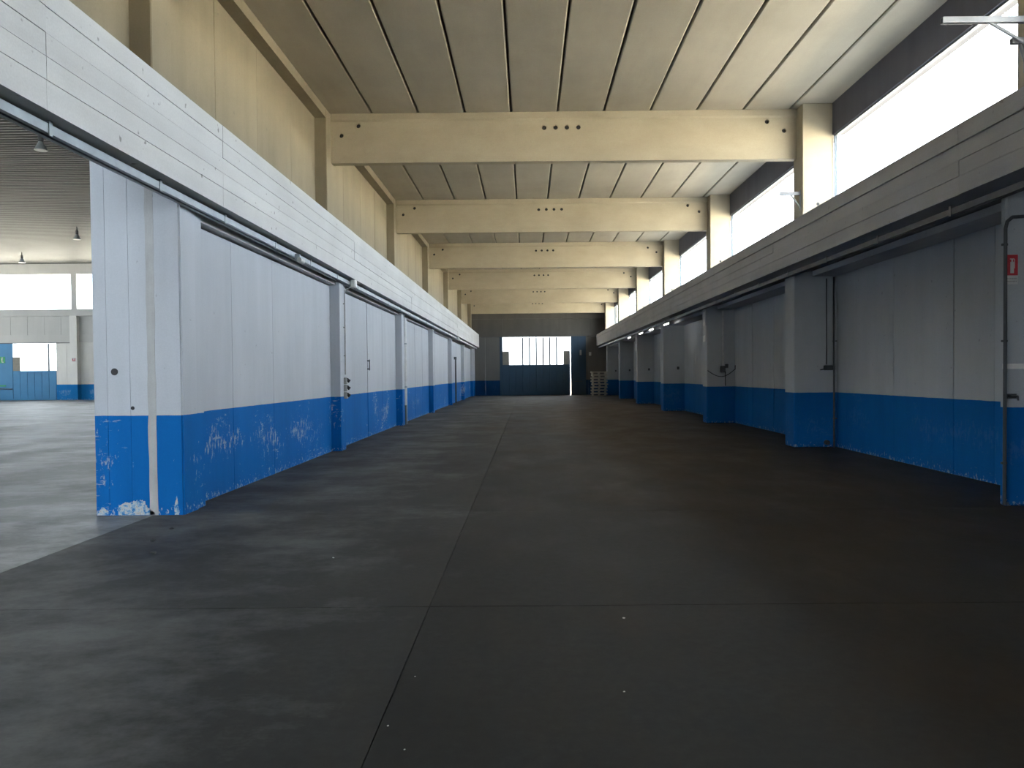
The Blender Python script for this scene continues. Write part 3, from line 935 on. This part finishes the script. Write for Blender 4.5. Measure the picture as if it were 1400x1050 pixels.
for a, b_ in zip([HALL_X]+cols, cols+[-4.93]):
    fpart('pane', 'glass', a+(0.14 if a != HALL_X else 0), b_-(0.27 if b_ != -4.93 else 0), YE+0.15, YE+0.158, 6.71, 9.3)
folding_door('door_3', -38.2, -34.99, 2.18, 4.18, YE+0.06, 6, 'hall_door_blue',
             'blue folding door with white-lit glazing in the far side hall', (5,), (0,))
t = thing('door_4', (-39.85, YE+0.05, 0), 'tall blue closed door leaf carrying green signs in the far side hall', 'door', 'structure')
for i in range(3):
    obj('board', bx(new_bm(), -1.65+i*1.1+0.006, -0.55+i*1.1-0.006, 0, 0.06, 0.02, 4.2, 0.008), 'hall_door_blue', t)
obj('backing_sheet', bx(new_bm(), -1.65, 1.65, 0.06, 0.07, 0, 4.22), 'hall_door_blue', t)
obj('push_bar', tube(new_bm(), [(0.3, -0.06, 0.86), (1.6, -0.06, 0.84)], 0.035), 'dark_steel', t)
t = thing('exit_sign', (-38.98, YE+0.04, 3.0), 'small green running-figure exit sign on the blue door leaf', 'sign')
obj('plate', bx(new_bm(), -0.24, 0.24, -0.012, 0, -0.24, 0.24), 'green', t)
b = new_bm()
bx(b, -0.03, 0.05, -0.016, -0.012, -0.02, 0.10)
bmesh.ops.create_circle(b, cap_ends=True, segments=12, radius=0.04, matrix=Matrix.Translation((0.03, -0.016, 0.15)) @ Matrix.Rotation(math.pi/2, 4, 'X'))
bx(b, 0.0, 0.12, -0.016, -0.012, -0.19, -0.14)
bx(b, -0.02, 0.04, -0.016, -0.012, -0.17, -0.02)
obj('pictogram', b, 'white_plastic', t)
obj('safety_label', bx(new_bm(), -0.25, 0.2, -0.012, 0, -0.05, 0.06), 'green', None, (-38.9, YE-0.0, 1.08),
    'small green label above the push bar on the blue door leaf', 'sign')
t = thing('fire_notice', (-33.4, YE-0.35, 2.96), 'small white sign with red marks on the far hall column', 'sign')
obj('plate', bx(new_bm(), -0.15, 0.15, -0.012, 0, -0.15, 0.15), 'white_plastic', t)
b = new_bm()
bx(b, -0.10, -0.04, -0.016, -0.012, -0.1, 0.08)
bx(b, 0.04, 0.10, -0.016, -0.012, -0.1, 0.1)
bx(b, -0.04, 0.04, -0.016, -0.012, -0.1, -0.05)
obj('red_mark', b, 'red', t)
# high bay lamps
def hb(x, y, label):
    t = thing('high_bay_lamp', (x, y, 9.6), label, 'lamp', None, 'high bay lamps in the side hall')
    obj('stem', cyl(new_bm(), (0, 0, 0.28), (0, 0, 0.50), 0.03, 8), 'dark_steel', t)
    obj('gear_box', cyl(new_bm(), (0, 0, 0.08), (0, 0, 0.30), 0.08, 12), 'dark_steel', t)
    b = new_bm()
    cyl(b, (0, 0, -0.20), (0, 0, 0.08), 0.21, 18, 0.07, caps=False)
    obj('reflector', b, 'steel', t)
    obj('lens', cyl(new_bm(), (0, 0, -0.21), (0, 0, -0.19), 0.20, 18), 'white_plastic', t)
hb(-16.6, 26.4, 'round high bay lamp nearest the galvanised rail in the side hall')
hb(-25.3, 43.3, 'round high bay lamp beside the end pier in the side hall')
hb(-33.95, 51.7, 'round high bay lamp farthest away near the hall windows')

# ------------------------------------------------------------------ litter on the floor
for i, (x, y, m_, s) in enumerate(((-1.69, 6.58, 'debris_pale', .011), (0.6, 4.88, 'debris_pale', .010), (-0.6, 3.96, 'debris_pale', .005),
                                   (0.46, 3.75, 'debris_pale', .0055), (-0.64, 3.4, 'debris_pale', .0055), (-0.53, 3.18, 'debris_pale', .005),
                                   (-3.6, 7.3, 'debris_dark', .03), (-3.35, 6.8, 'debris_dark', .028), (-3.7, 7.9, 'debris_dark', .026))):
    b = new_bm()
    bmesh.ops.create_icosphere(b, subdivisions=1, radius=s)
    for v in b.verts:
        v.co *= random.uniform(0.7, 1.2)
        v.co.z *= 0.5
    mz = min(v.co.z for v in b.verts)
    for v in b.verts:
        v.co.z -= mz
    labs = ['pale crumb on the floor before the lit wall panels', 'pale crumb just below the cross joint, right of centre', 'tiny pale crumb beside the long floor joint',
            'tiny pale crumb low in the dark floor centre', 'tiny pale crumb lying on the long floor joint', 'tiny pale crumb near the lower picture edge',
            'dark scrap closest to the end pier foot', 'dark scrap farthest from the end pier foot', 'dark scrap in the middle of the three by the pier']
    obj('crumb', b, m_, None, (x, y, 0.0), labs[i], 'debris', None, 'crumbs on the floor')
